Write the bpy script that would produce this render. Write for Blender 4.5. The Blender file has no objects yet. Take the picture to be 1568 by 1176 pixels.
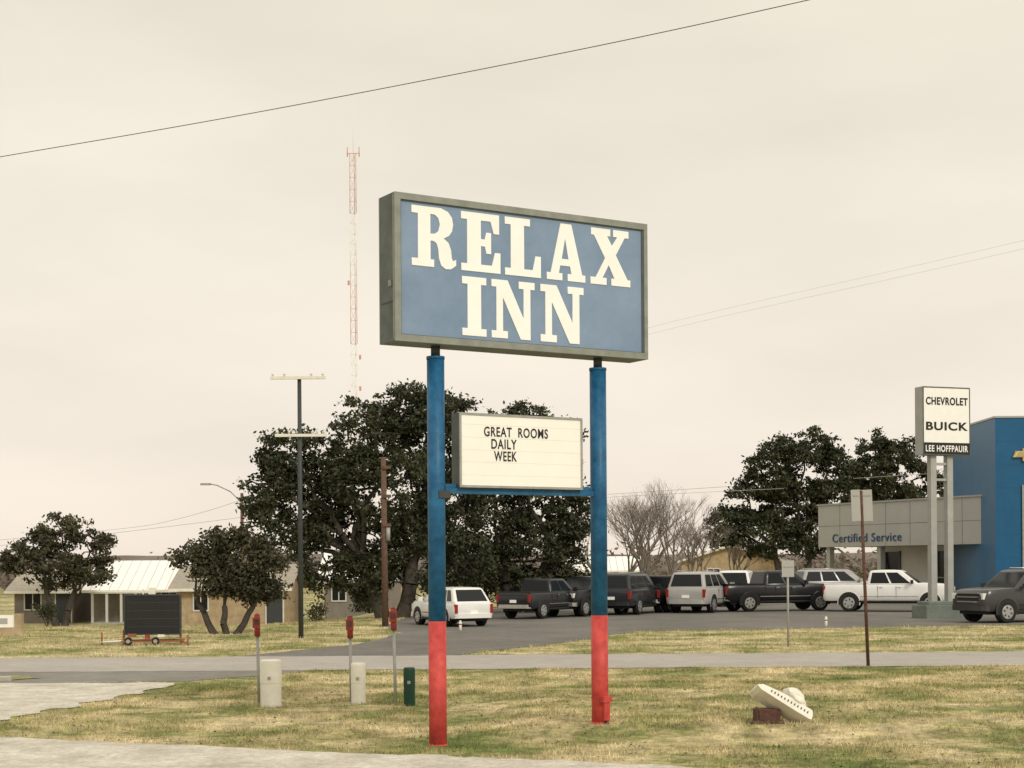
import bpy, math, random, bmesh
import numpy as np
from mathutils import Vector, Matrix, noise
from mathutils.geometry import tessellate_polygon
random.seed(7); rng=np.random.default_rng(7)
S=bpy.context.scene
COL=S.collection
S.view_settings.view_transform='Standard'; S.view_settings.look='None'; S.view_settings.exposure=0

# ------------------------------------------------------------ survey helpers
F=2400.0; H=2.34; CX=784.0; HY=864.0; ROLL=0.0067
def brg(px,py):
    dx=px-CX; dy=py-HY
    return (dx-ROLL*dy)/F, -(dy+ROLL*dx)/F
def wx(px,D,py=900): return brg(px,py)[0]*D
def wz(px,py,D): return H+brg(px,py)[1]*D
def sm(a,b,t):
    t=min(1,max(0,(t-a)/(b-a))); return t*t*(3-2*t)
def gz(x,y):
    z=0.13*sm(-1.2,1.2,x)*sm(20.2,21.5,y)*(1-sm(26,31,y))
    z-=1.25*sm(56,95,y)*(1-sm(-14,-4,x))
    w=sm(-4.5,-3,x)*sm(20,22,y)*(1-sm(31,33.5,y))
    if w>0: z+=w*0.03*noise.noise(Vector((x*0.9,y*0.9,0)))
    return z

# ------------------------------------------------------------ materials
def mat(name,col,rough=.7,var=.12,scale=6,bump=0,metal=0,col2=None,spec=.3,bscale=None,island=False,detail=6):
    m=bpy.data.materials.new(name); m.use_nodes=True; nt=m.node_tree; b=nt.nodes['Principled BSDF']
    b.inputs['Roughness'].default_value=rough; b.inputs['Metallic'].default_value=metal
    b.inputs['Specular IOR Level'].default_value=spec
    tc=nt.nodes.new('ShaderNodeTexCoord')
    n=nt.nodes.new('ShaderNodeTexNoise'); n.inputs['Scale'].default_value=scale; n.inputs['Detail'].default_value=detail
    n.inputs['Roughness'].default_value=.65
    nt.links.new(tc.outputs['Object'],n.inputs['Vector'])
    r=nt.nodes.new('ShaderNodeValToRGB')
    r.color_ramp.elements[0].position=.32; r.color_ramp.elements[1].position=.68
    c1=[c*(1-var) for c in col]; c2=list(col2) if col2 else [min(1,c*(1+var)) for c in col]
    r.color_ramp.elements[0].color=(*c1,1); r.color_ramp.elements[1].color=(*c2,1)
    if island:
        g=nt.nodes.new('ShaderNodeNewGeometry')
        ma=nt.nodes.new('ShaderNodeMath'); ma.operation='MULTIPLY_ADD'; ma.inputs[1].default_value=.45
        nt.links.new(g.outputs['Random Per Island'],ma.inputs[0])
        mb=nt.nodes.new('ShaderNodeMapRange'); mb.inputs['From Min'].default_value=.35; mb.inputs['From Max'].default_value=.65
        mb.inputs['To Max'].default_value=.55; nt.links.new(n.outputs['Fac'],mb.inputs['Value']); nt.links.new(mb.outputs['Result'],ma.inputs[2])
        nt.links.new(ma.outputs[0],r.inputs['Fac'])
        r.color_ramp.elements[0].position=0; r.color_ramp.elements[1].position=1
    else: nt.links.new(n.outputs['Fac'],r.inputs['Fac'])
    nt.links.new(r.outputs['Color'],b.inputs['Base Color'])
    if bump:
        n2=nt.nodes.new('ShaderNodeTexNoise'); n2.inputs['Scale'].default_value=bscale or scale*6; n2.inputs['Detail'].default_value=5
        nt.links.new(tc.outputs['Object'],n2.inputs['Vector'])
        bp=nt.nodes.new('ShaderNodeBump'); bp.inputs['Strength'].default_value=bump; bp.inputs['Distance'].default_value=.02
        nt.links.new(n2.outputs['Fac'],bp.inputs['Height']); nt.links.new(bp.outputs['Normal'],b.inputs['Normal'])
    return m

def ground_mat(name,stops,big=.35,fine=9,bump=.6,island=False,speck=.35,mid=0):
    m=bpy.data.materials.new(name); m.use_nodes=True; nt=m.node_tree; b=nt.nodes['Principled BSDF']
    b.inputs['Roughness'].default_value=.95; b.inputs['Specular IOR Level'].default_value=.1
    g=nt.nodes.new('ShaderNodeNewGeometry')
    def no(sc,d,ro=.6):
        n=nt.nodes.new('ShaderNodeTexNoise'); n.inputs['Scale'].default_value=sc; n.inputs['Detail'].default_value=d
        n.inputs['Roughness'].default_value=ro; nt.links.new(g.outputs['Position'],n.inputs['Vector']); return n
    a=no(big,8,.72); r=nt.nodes.new('ShaderNodeValToRGB'); nt.links.new(a.outputs['Fac'],r.inputs['Fac'])
    cr=r.color_ramp
    while len(cr.elements)<len(stops): cr.elements.new(.5)
    for e,(p,c) in zip(cr.elements,stops): e.position=p; e.color=(*c,1)
    def scl(src,fac,lo,hi,fa=.3,fb=.7):
        mr=nt.nodes.new('ShaderNodeMapRange'); mr.inputs['From Min'].default_value=fa; mr.inputs['From Max'].default_value=fb
        mr.inputs['To Min'].default_value=lo; mr.inputs['To Max'].default_value=hi; nt.links.new(fac,mr.inputs['Value'])
        mx=nt.nodes.new('ShaderNodeVectorMath'); mx.operation='SCALE'
        nt.links.new(src,mx.inputs[0]); nt.links.new(mr.outputs['Result'],mx.inputs['Scale']); return mx.outputs['Vector']
    out=scl(r.outputs['Color'],no(fine,6,.75).outputs['Fac'],1-speck,1+speck)
    if mid: out=scl(out,no(1.9,7,.75).outputs['Fac'],1-mid,1+mid,.36,.62)
    if island: out=scl(out,g.outputs['Random Per Island'],.6,1.5,0,1)
    nt.links.new(out,b.inputs['Base Color'])
    if bump:
        bn=no(fine*4,4); bp=nt.nodes.new('ShaderNodeBump'); bp.inputs['Strength'].default_value=bump; bp.inputs['Distance'].default_value=.03
        nt.links.new(bn.outputs['Fac'],bp.inputs['Height']); nt.links.new(bp.outputs['Normal'],b.inputs['Normal'])
    return m

gs=[(.37,(.13,.165,.05)),(.45,(.24,.235,.095)),(.52,(.40,.34,.18)),(.64,(.56,.47,.29))]
M_ground=ground_mat('dry_grass_ground',gs,big=.42,fine=7,bump=.7,mid=.36)
M_blade=ground_mat('dry_grass_blades',[(p,tuple(min(1,v*1.15) for v in c)) for p,c in gs],big=.42,fine=7,bump=0,island=True,speck=.15,mid=.30)
M_road=ground_mat('worn_road',[(.3,(.34,.315,.275)),(.6,(.41,.38,.335)),(.75,(.46,.43,.38))],big=.3,fine=12,bump=.2,speck=.10,mid=.07)
M_lot=ground_mat('parking_asphalt',[(.3,(.13,.122,.108)),(.55,(.18,.168,.15)),(.75,(.23,.215,.19))],big=.25,fine=8,bump=.2,speck=.12,mid=.10)
M_apron=ground_mat('apron_asphalt',[(.3,(.18,.168,.145)),(.6,(.25,.235,.205))],big=.4,fine=12,bump=.2,speck=.12,mid=.10)
M_gravel=ground_mat('pale_caliche_gravel',[(.3,(.48,.435,.355)),(.5,(.61,.565,.475)),(.7,(.74,.695,.60))],big=.8,fine=11,bump=.8,speck=.24,mid=.14)
M_white=mat('white_vinyl_lettering',(.92,.91,.86),.5,.03,3)
M_face=mat('faded_blue_face',(.19,.275,.40),.45,.08,1.2,col2=(.24,.33,.46))
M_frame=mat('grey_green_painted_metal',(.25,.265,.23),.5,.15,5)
M_framed=mat('dark_cabinet_side',(.095,.11,.10),.5,.3,3)  # darker frame grey: shade of cabinet sides put into colour; also used for joints
M_blue=mat('blue_pole_paint',(.010,.095,.225),.45,.3,5,bump=.1,col2=(.025,.15,.30))
M_red=mat('red_pole_paint',(.50,.05,.045),.55,.18,6,bump=.1,col2=(.64,.085,.07))
M_steel=mat('dark_steel',(.05,.055,.055),.5,.2,8)
M_board=mat('aged_white_board',(.90,.885,.81),.5,.03,2)
M_black=mat('black_plastic',(.02,.02,.02),.5,.1,8)
M_tyre=mat('tyre_rubber',(.018,.018,.018),.8,.1,8)
M_glass=mat('dark_tinted_glass',(.010,.012,.014),.10,.1,2,spec=.25)
M_rim=mat('alloy_rim',(.45,.45,.44),.35,.1,8,metal=.6)
M_tail=mat('red_tail_lamp',(.30,.02,.015),.25,.1,8)
M_head=mat('head_lamp',(.75,.75,.70),.15,.1,8)
M_chrome=mat('chrome_trim',(.5,.5,.48),.25,.1,8,metal=.8)
M_bark=mat('oak_bark',(.07,.06,.048),.9,.4,5,bump=.6)
M_barebark=mat('pale_bark',(.23,.195,.16),.9,.25,5)
M_leaf=mat('live_oak_leaves',(.012,.016,.009),.6,.1,.8,island=True,col2=(.082,.088,.042),spec=.22)
M_leaf2=mat('dry_oak_leaves',(.020,.023,.014),.7,.1,.9,island=True,col2=(.12,.11,.06),spec=.2)
M_litter=mat('fallen_leaves',(.10,.07,.04),.9,.1,.9,island=True,col2=(.24,.17,.10),spec=.1)
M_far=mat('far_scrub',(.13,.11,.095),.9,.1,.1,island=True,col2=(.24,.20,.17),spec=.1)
M_cream=mat('cream_plastic',(.76,.73,.63),.5,.08,6)
M_green=mat('green_plastic',(.012,.05,.03),.5,.15,6)
M_marker=mat('red_marker',(.30,.05,.04),.5,.3,12)
M_galv=mat('galvanised_steel',(.34,.34,.31),.5,.15,8,metal=.2)
M_rust=mat('rusty_steel',(.11,.055,.04),.8,.35,12,bump=.4)
M_wood=mat('weathered_pole_wood',(.13,.08,.055),.85,.3,9,bump=.4)
M_tan=mat('tan_stone_wall',(.42,.32,.20),.85,.25,2.5,bump=.4)
M_taupe=mat('taupe_siding',(.24,.21,.175),.85,.15,2)
M_roofw=mat('white_metal_roof',(.90,.88,.82),.4,.05,1.5)
M_rooft=mat('tan_shingle_roof',(.34,.30,.24),.85,.15,3)
M_fascia=mat('grey_composite_panel',(.40,.40,.375),.4,.05,1)
M_bwall=mat('white_stucco',(.66,.64,.58),.7,.05,1)
M_corp=mat('dealer_blue_panel',(.012,.105,.22),.35,.08,1)
M_navy=mat('blue_lettering',(.02,.08,.17),.4,.05,2)
M_gold=mat('gold_emblem',(.50,.36,.14),.35,.1,3)
M_orange=mat('orange_frame_paint',(.28,.12,.06),.7,.3,8)
M_conc=mat('pale_concrete',(.45,.42,.35),.9,.15,5,bump=.3)
M_wire=mat('black_wire',(.06,.06,.055),.6,.1,3)
M_wiref=mat('faint_grey_wire',(.42,.40,.37),.6,.1,3)  # paler grey so these wires read fainter
M_twhite=mat('tower_white_hazed',(.84,.79,.71),.6,.05,2)  # tower white with distance haze mixed into the colour
M_tred=mat('tower_red_hazed',(.62,.33,.23),.6,.05,2)  # tower red paled by haze mixed into the colour
M_pylon=mat('pylon_grey',(.38,.38,.35),.4,.1,2)
M_basegreen=mat('grey_green_base',(.17,.20,.17),.6,.15,3)

# ------------------------------------------------------------ mesh builder
class MB:
    def __init__(s): s.v=[];s.f=[];s.m=[];s.sm=[];s.mats=[]
    def mi(s,m):
        if m not in s.mats: s.mats.append(m)
        return s.mats.index(m)
    def face(s,pts,m,smooth=False):
        i=len(s.v); s.v+= [tuple(p) for p in pts]; s.f.append(tuple(range(i,i+len(pts)))); s.m.append(s.mi(m)); s.sm.append(smooth)
    def box(s,c,d,m,R=None):
        x,y,z=[a/2 for a in d]
        P=[Vector((sx*x,sy*y,sz*z)) for sx,sy,sz in [(-1,-1,-1),(1,-1,-1),(1,1,-1),(-1,1,-1),(-1,-1,1),(1,-1,1),(1,1,1),(-1,1,1)]]
        if R is not None: P=[R@p for p in P]
        c=Vector(c); i=len(s.v); s.v+=[tuple(p+c) for p in P]
        for q in [(0,3,2,1),(4,5,6,7),(0,1,5,4),(1,2,6,5),(2,3,7,6),(3,0,4,7)]:
            s.f.append(tuple(i+k for k in q)); s.m.append(s.mi(m)); s.sm.append(False)
    def bb(s,a,b,m):
        s.box([(a[k]+b[k])/2 for k in range(3)],[abs(b[k]-a[k]) for k in range(3)],m)
    def rings(s,R,m,caps=(True,True),smooth=True):
        n=len(R[0]); i=len(s.v); mi=s.mi(m)
        for r in R: s.v+=[tuple(p) for p in r]
        for j in range(len(R)-1):
            for k in range(n):
                s.f.append((i+j*n+k,i+j*n+(k+1)%n,i+(j+1)*n+(k+1)%n,i+(j+1)*n+k)); s.m.append(mi); s.sm.append(smooth)
        if caps[0]: s.f.append(tuple(i+k for k in range(n))[::-1]); s.m.append(mi); s.sm.append(False)
        if caps[1]: s.f.append(tuple(i+(len(R)-1)*n+k for k in range(n))); s.m.append(mi); s.sm.append(False)
    def tube(s,p0,p1,r0,r1,m,n=10,caps=True):
        p0=Vector(p0);p1=Vector(p1);d=(p1-p0)
        if d.length<1e-6:return
        d.normalize(); a=d.orthogonal().normalized(); b=d.cross(a)
        R=[[p+a*(r*math.cos(2*math.pi*k/n))+b*(r*math.sin(2*math.pi*k/n)) for k in range(n)] for p,r in((p0,r0),(p1,r1))]
        s.rings(R,m,(caps,caps))
    def prism(s,prof,y0,y1,m):
        n=len(prof); A=[(x,y0,z) for x,z in prof]; B=[(x,y1,z) for x,z in prof]
        T=tessellate_polygon([[Vector((x,z,0)) for x,z in prof]])
        for t in T: s.face([A[k] for k in t],m); s.face([B[k] for k in t][::-1],m)
        for k in range(n): s.face([A[k],B[k],B[(k+1)%n],A[(k+1)%n]],m)
    def obj(s,name,parent=None,loc=(0,0,0),rz=0,bevel=0,sharp=None):
        me=bpy.data.meshes.new(name); me.from_pydata(s.v,[],s.f)
        for m in s.mats: me.materials.append(m)
        me.polygons.foreach_set('material_index',s.m); me.polygons.foreach_set('use_smooth',s.sm); me.update()
        if sharp: me.set_sharp_from_angle(angle=math.radians(sharp))
        o=bpy.data.objects.new(name,me); COL.objects.link(o); o.location=loc; o.rotation_euler=(0,0,rz)
        if parent: o.parent=parent
        if bevel:
            b=o.modifiers.new('bevel','BEVEL'); b.width=bevel; b.segments=2; b.limit_method='ANGLE'
        return o
def empty(name,loc=(0,0,0),rz=0):
    e=bpy.data.objects.new(name,None); COL.objects.link(e); e.location=loc; e.rotation_euler=(0,0,rz); e.empty_display_size=.3; return e

def text_fit(name,txt,x0,x1,z0,z1,y,m,parent,depth=.004,bold=0.0):
    cu=bpy.data.curves.new(name,'FONT'); cu.body=txt; cu.offset=bold; cu.extrude=.001; cu.space_character=1.12
    t=bpy.data.objects.new('tmp',cu); COL.objects.link(t)
    dg=bpy.context.evaluated_depsgraph_get(); me=bpy.data.meshes.new_from_object(t.evaluated_get(dg))
    bpy.data.objects.remove(t)
    V=np.array([v.co[:] for v in me.vertices]); a=V.min(0); b=V.max(0)
    for v in me.vertices:
        c=v.co; X=x0+(c.x-a[0])/(b[0]-a[0])*(x1-x0); Z=z0+(c.y-a[1])/(b[1]-a[1])*(z1-z0)
        Y=y-(c.z-a[2])/(b[2]-a[2])*depth-.001
        v.co=(X,Y,Z)
    me.materials.clear(); me.materials.append(m)
    o=bpy.data.objects.new(name,me); COL.objects.link(o); o.parent=parent; return o

# ------------------------------------------------------------ world / light
w=bpy.data.worlds.new('World'); S.world=w; w.use_nodes=True; nt=w.node_tree; bg=nt.nodes['Background']
SUN_EL=math.radians(34); SUN_AZ=math.radians(148)
sky=nt.nodes.new('ShaderNodeTexSky'); sky.sky_type='NISHITA'; sky.sun_disc=False
sky.sun_elevation=SUN_EL; sky.sun_rotation=SUN_AZ
tc=nt.nodes.new('ShaderNodeTexCoord'); sp=nt.nodes.new('ShaderNodeSeparateXYZ'); nt.links.new(tc.outputs['Generated'],sp.inputs[0])
ra=nt.nodes.new('ShaderNodeValToRGB'); nt.links.new(sp.outputs['Z'],ra.inputs['Fac'])
cr=ra.color_ramp
stops=[(0,(.91,.80,.69)),(.08,(.94,.845,.725)),(.18,(.92,.84,.715)),(.27,(.885,.815,.685)),(.38,(.84,.78,.65)),(1.0,(.80,.76,.68))]
while len(cr.elements)<len(stops): cr.elements.new(.5)
for e,(p,c) in zip(cr.elements,stops): e.position=p; e.color=(*c,1)
mp=nt.nodes.new('ShaderNodeMapping'); mp.inputs['Scale'].default_value=(1.2,1.2,4.0); mp.inputs['Rotation'].default_value=(.0,.12,0); nt.links.new(tc.outputs['Generated'],mp.inputs['Vector'])
cn=nt.nodes.new('ShaderNodeTexNoise'); cn.inputs['Scale'].default_value=2.6; cn.inputs['Detail'].default_value=6; cn.inputs['Roughness'].default_value=.5
nt.links.new(mp.outputs['Vector'],cn.inputs['Vector'])
mr=nt.nodes.new('ShaderNodeMapRange'); mr.inputs['From Min'].default_value=.3; mr.inputs['From Max'].default_value=.7
mr.inputs['To Min'].default_value=9.3; mr.inputs['To Max'].default_value=10.7; nt.links.new(cn.outputs['Fac'],mr.inputs['Value'])
mz=nt.nodes.new('ShaderNodeMapRange'); mz.inputs['From Min'].default_value=.4; mz.inputs['From Max'].default_value=1
mz.inputs['To Min'].default_value=1; mz.inputs['To Max'].default_value=1.6; nt.links.new(sp.outputs['Z'],mz.inputs['Value'])
mm=nt.nodes.new('ShaderNodeMath'); mm.operation='MULTIPLY'; nt.links.new(mr.outputs['Result'],mm.inputs[0]); nt.links.new(mz.outputs['Result'],mm.inputs[1])
sc=nt.nodes.new('ShaderNodeVectorMath'); sc.operation='SCALE'; nt.links.new(ra.outputs['Color'],sc.inputs[0]); nt.links.new(mm.outputs[0],sc.inputs['Scale'])
mix=nt.nodes.new('ShaderNodeMixRGB'); mix.inputs['Fac'].default_value=.96
nt.links.new(sky.outputs['Color'],mix.inputs['Color1']); nt.links.new(sc.outputs['Vector'],mix.inputs['Color2'])
nt.links.new(mix.outputs['Color'],bg.inputs['Color']); bg.inputs['Strength'].default_value=.1
sl=bpy.data.lights.new('sun','SUN'); sl.energy=1.5; sl.angle=math.radians(11); sl.color=(1,.95,.86)
so=bpy.data.objects.new('sun',sl); COL.objects.link(so)
sd=Vector((math.sin(SUN_AZ)*math.cos(SUN_EL),math.cos(SUN_AZ)*math.cos(SUN_EL),math.sin(SUN_EL)))
so.rotation_euler=sd.to_track_quat('Z','Y').to_euler()

# ------------------------------------------------------------ camera
cam=bpy.data.cameras.new('camera'); co=bpy.data.objects.new('camera',cam); COL.objects.link(co); S.camera=co
cam.sensor_width=36; cam.lens=F/1568*36; cam.shift_y=(HY-588)/1568; cam.clip_end=6000
co.location=(0,0,H); co.rotation_euler=(math.radians(90),ROLL,0)

# ------------------------------------------------------------ ground
def lines(segs):
    out=[]
    for a,b,st in segs:
        n=max(1,round((b-a)/st)); out+=[a+(b-a)*k/n for k in range(n)]
    return out+[segs[-1][1]]
xs=lines([(-2500,-300,300),(-300,-50,25),(-50,-12,1.5),(-12,12,.3),(12,50,2),(50,300,25),(300,2500,300)])
ys=lines([(-100,10,10),(10,18,1),(18,34,.3),(34,110,1.5),(110,400,15),(400,3500,300)])
V=[(x,y,gz(x,y)) for y in ys for x in xs]; nx=len(xs)
Fc=[(j*nx+i,j*nx+i+1,(j+1)*nx+i+1,(j+1)*nx+i) for j in range(len(ys)-1) for i in range(nx-1)]
me=bpy.data.meshes.new('ground'); me.from_pydata(V,[],Fc); me.materials.append(M_ground)
me.polygons.foreach_set('use_smooth',[True]*len(Fc)); g=bpy.data.objects.new('ground',me); COL.objects.link(g)

def sheet(name,pts,z,m,jag=0,step=.4):
    P=[]
    for k in range(len(pts)):
        a=Vector(pts[k]);b=Vector(pts[(k+1)%len(pts)]); L=(b-a).length
        if jag and L<60:
            n=max(1,int(L/step))
            for i in range(n):
                p=a.lerp(b,i/n); j=jag
                P.append((p.x+j*(1.6*noise.noise(Vector((p.x*1.3,p.y*1.3,3)))+.7*random.uniform(-1,1)),p.y+j*(1.6*noise.noise(Vector((p.x*1.3,p.y*1.3,9)))+.7*random.uniform(-1,1))))
        else: P.append((a.x,a.y))
    v3=[Vector((x,y,0)) for x,y in P]; T=tessellate_polygon([v3])
    me=bpy.data.meshes.new(name)
    me.from_pydata([(x,y,z) for x,y in P],[],[t if (v3[t[1]]-v3[t[0]]).cross(v3[t[2]]-v3[t[0]]).z>0 else t[::-1] for t in T]); me.materials.append(m)
    o=bpy.data.objects.new(name,me); COL.objects.link(o); return P
road=sheet('road',[(-250,34.9),(-14,34.9),(-4,34.9),(6,34.9),(16,34.9),(250,34.9),(250,40.3),(16,40.3),(-10,40.3),(-250,40.3)],.012,M_road,.10,.5)
LOT=[(-7.2,40.1),(-4.6,46.4),(-3.8,54),(-5.0,60),(-4.5,72),(0,84),(40,110),(90,110),(90,57.2),(18.7,57.3),(4.3,54),(1.47,46.4),(-1.6,40.1)]
APR=[(-18,35.1),(-4.3,35.1),(-5.2,33.6),(-6.6,31.9),(-9.8,31.3),(-18,31.0)]
sheet('parking_lot',LOT,.008,M_lot,.15,.8)
sheet('asphalt_apron',APR,.008,M_apron,.08,.4)
drive=sheet('gravel_driveway',[(-18,31.6),(-9.8,31.5),(-6.6,31.4),(-6.95,28.7),(-7.4,26),(-7.8,23.8),(-8.6,21.8),(-18,21.5)],.016,M_gravel,.14,.30)
grav=sheet('gravel_shoulder',[(-18,22.2),(-9,21.9),(-7.03,21.5),(-5.58,21.0),(-4.1,20.35),(-2.75,19.75),(-1.46,19.25),(.12,18.75),(1.6,18.1),(3.0,17.4),(6,15.5),(6,8),(-18,8)],.012,M_gravel,.12,.18)
sheet('grass_island',[(-14,32.3),(-10.4,32.4),(-9.9,32.9),(-10.4,33.6),(-14,34.2)],.022,M_ground,.05,.3)
c=MB(); c.bb((-14,32.12,0),(-10.3,32.28,.11),M_conc); c.obj('kerb',bevel=.02)

def inside(p,poly):
    x,y=p; r=False; j=len(poly)-1
    for i in range(len(poly)):
        xi,yi=poly[i];xj,yj=poly[j]
        if (yi>y)!=(yj>y) and x<(xj-xi)*(y-yi)/(yj-yi)+xi: r=not r
        j=i
    return r
def blades(name,n,x0f,x1f,y0,y1,hmin,hmax,wid,excl):
    V=[];Fa=[];k=0
    while k<n:
        k+=1
        y=math.sqrt(random.uniform(y0*y0,y1*y1))
        x=random.uniform(x0f*y,x1f*y)
        d=noise.noise(Vector((x*.8,y*.8,1)))+noise.noise(Vector((x*3,y*3,5)))*.6
        if d<random.uniform(-1.0,.35): continue
        if any(inside((x,y),e) for e in excl): continue
        hh=random.uniform(hmin,hmax)*(1+.7*d); a=random.uniform(0,math.pi); z=gz(x,y)
        lx=random.gauss(0,.5)*hh; ly=random.gauss(0,.5)*hh
        i=len(V); V+=[(x-wid*math.cos(a),y-wid*math.sin(a),z-.005),(x+wid*math.cos(a),y+wid*math.sin(a),z-.005),(x+lx,y+ly,z+hh)]
        Fa.append((i,i+1,i+2))
    me=bpy.data.meshes.new(name); me.from_pydata(V,[],Fa); me.materials.append(M_blade); o=bpy.data.objects.new(name,me); COL.objects.link(o)
blades('grass',210000,-.36,.36,17,34.95,.015,.06,.006,[drive,grav,APR])
blades('grass.001',90000,-.36,.36,40.4,72,.03,.09,.010,[LOT])
V=[];Fa=[]
for k in range(5000):
    y=math.sqrt(random.uniform(17**2,34.5**2)); x=random.uniform(-.36*y,.36*y)
    if noise.noise(Vector((x*.5,y*.5,20)))<random.uniform(-.5,.45) or any(inside((x,y),q) for q in (drive,APR,grav)): continue
    s=random.uniform(.015,.032); a=random.uniform(0,6.28); z=gz(x,y)+.025; i=len(V)
    ca,sa=math.cos(a)*s,math.sin(a)*s; t1,t2=random.uniform(-.012,.012),random.uniform(-.012,.012)
    V+=[(x+ca,y+sa,z+t1),(x-sa*.6,y+ca*.6,z+t2),(x-ca,y-sa,z-t1),(x+sa*.6,y-ca*.6,z-t2)]; Fa.append((i,i+1,i+2,i+3))
me=bpy.data.meshes.new('fallen_leaves'); me.from_pydata(V,[],Fa); me.materials.append(M_litter); COL.objects.link(bpy.data.objects.new('fallen_leaves',me))

# ------------------------------------------------------------ MOTEL SIGN
TH=math.radians(31)
ms=empty('motel_sign',(-.973,20.3,0),TH)
LX0,LX1,Z0,Z1,T=-.694,3.226,5.17,7.05,.22
c=MB()
fw=.085
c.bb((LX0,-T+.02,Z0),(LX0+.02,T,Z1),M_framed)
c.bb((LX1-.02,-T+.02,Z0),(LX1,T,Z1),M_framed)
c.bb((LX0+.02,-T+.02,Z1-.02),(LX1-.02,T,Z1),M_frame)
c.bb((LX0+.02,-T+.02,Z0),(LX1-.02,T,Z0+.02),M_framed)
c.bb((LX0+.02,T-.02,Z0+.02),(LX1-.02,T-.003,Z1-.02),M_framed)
for a,b in [((LX0,Z1-fw),(LX1,Z1)),((LX0,Z0),(LX1,Z0+fw)),((LX0,Z0+fw),(LX0+fw,Z1-fw)),((LX1-fw*.7,Z0+fw),(LX1,Z1-fw))]:
    c.bb((a[0],-T-.012,a[1]),(b[0],-T+.02,b[1]),M_frame)
for a,b in [((LX0+fw,Z1-fw-.012),(LX1-fw*.7,Z1-fw)),((LX0+fw,Z0+fw),(LX1-fw*.7,Z0+fw+.010)),((LX0+fw,Z0+fw+.010),(LX0+fw+.012,Z1-fw-.012)),((LX1-fw*.7-.028,Z0+fw+.010),(LX1-fw*.7,Z1-fw-.012))]:
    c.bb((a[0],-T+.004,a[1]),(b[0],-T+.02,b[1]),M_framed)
c.bb((LX0-.006,-T+.05,Z0+.5),(LX0,T-.06,Z0+.515),M_steel)
c.bb((LX0-.02,-T+.09,Z0+.7),(LX0,-T+.15,Z0+.78),M_frame)
c.bb((LX0-.004,-T+.021,Z0+.02),(LX0,-T+.045,Z1-.02),M_frame); c.bb((LX0-.004,T-.03,Z0+.02),(LX0,T-.005,Z1-.02),M_frame)
c.obj('cabinet',ms,bevel=.004)
c=MB(); c.bb((LX0+.05,-T+.022,Z0+.05),(LX1-.05,-T+.03,Z1-.05),M_face); c.obj('blue_face',ms)
t=.125
G={
'I':[[(0,0),(1,0),(1,t),(.78,t),(.78,1-t),(1,1-t),(1,1),(0,1),(0,1-t),(.22,1-t),(.22,t),(0,t)]],
'L':[[(0,0),(1,0),(1,.37),(.85,.37),(.77,t),(.53,t),(.53,1-t),(.70,1-t),(.70,1),(0,1),(0,1-t),(.16,1-t),(.16,t),(0,t)]],
'E':[[(0,0),(1,0),(1,.35),(.86,.35),(.78,t),(.50,t),(.50,.44),(.60,.44),(.64,.32),(.76,.32),(.76,.68),(.64,.68),(.60,.56),(.50,.56),(.50,1-t),(.75,1-t),(.83,.67),(.97,.67),(.97,1),(0,1),(0,1-t),(.15,1-t),(.15,t),(0,t)]],
'A':[[(0,0),(.40,0),(.40,t),(.31,t),(.345,.26),(.60,.26),(.64,t),(.54,t),(.54,0),(1,0),(1,t),(.92,t),(.64,1),(.36,1),(.10,t),(0,t)],[(.385,.38),(.475,.74),(.565,.38)]],
'X':[[(0,0),(.40,0),(.40,t),(.30,t),(.455,.36),(.60,t),(.52,t),(.52,0),(1,0),(1,t),(.93,t),(.635,.55),(.86,1-t),(.96,1-t),(.96,1),(.57,1),(.57,1-t),(.67,1-t),(.54,.71),(.42,1-t),(.50,1-t),(.50,1),(.02,1),(.02,1-t),(.09,1-t),(.365,.48),(.13,t),(0,t)]],
'N':[[(0,0),(.37,0),(.37,t),(.26,t),(.26,.70),(.67,0),(.90,0),(.90,1-t),(1,1-t),(1,1),(.63,1),(.63,1-t),(.74,1-t),(.74,.36),(.37,1),(0,1),(0,1-t),(.11,1-t),(.11,t),(0,t)]],
'R':[[(0,0),(.50,0),(.50,t),(.42,t),(.42,.44),(.50,.435),(.56,.40),(.595,.31),(.61,.16),(.66,.04),(.76,-.015),(.88,-.01),(1,.06),(1,.16),(.93,.13),(.90,.18),(.885,.31),(.83,.43),(.72,.495),(.84,.55),(.91,.63),(.935,.745),(.91,.86),(.82,.95),(.66,1),(0,1),(0,1-t),(.14,1-t),(.14,t),(0,t)],[(.42,.555),(.42,.885),(.52,.88),(.60,.83),(.635,.73),(.60,.61),(.52,.56)]],
}
def letter(ch,x0,x1,z0,z1,k):
    cu=bpy.data.curves.new('l','CURVE'); cu.dimensions='2D'; cu.fill_mode='BOTH'; cu.extrude=.004
    for loop in G[ch]:
        sp=cu.splines.new('POLY'); sp.points.add(len(loop)-1)
        for p,(a,b) in zip(sp.points,loop): p.co=(x0+a*(x1-x0),z0+b*(z1-z0),0,1)
        sp.use_cyclic_u=True
    tt=bpy.data.objects.new('tmp',cu); COL.objects.link(tt)
    me=bpy.data.meshes.new_from_object(tt.evaluated_get(bpy.context.evaluated_depsgraph_get())); bpy.data.objects.remove(tt)
    for v in me.vertices: v.co=(v.co.x,-T+.017-v.co.z,v.co.y)
    me.materials.clear(); me.materials.append(M_white)
    o=bpy.data.objects.new('letter_%s_%d'%(ch,k),me); COL.objects.link(o); o.parent=ms
d=.03
for k,(ch,a,b) in enumerate([('R',-.472,.171),('E',.248,.836),('L',.906,1.462),('A',1.555,2.172),('X',2.257,2.918)]):
    letter(ch,a+d,b+d,6.15,6.915,k)
for k,(ch,a,b) in enumerate([('I',.2675,.628),('N',.707,1.37),('N',1.462,2.151)]):
    letter(ch,a+d-.01,b+d-.01,5.31,6.075,k+5)
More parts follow.
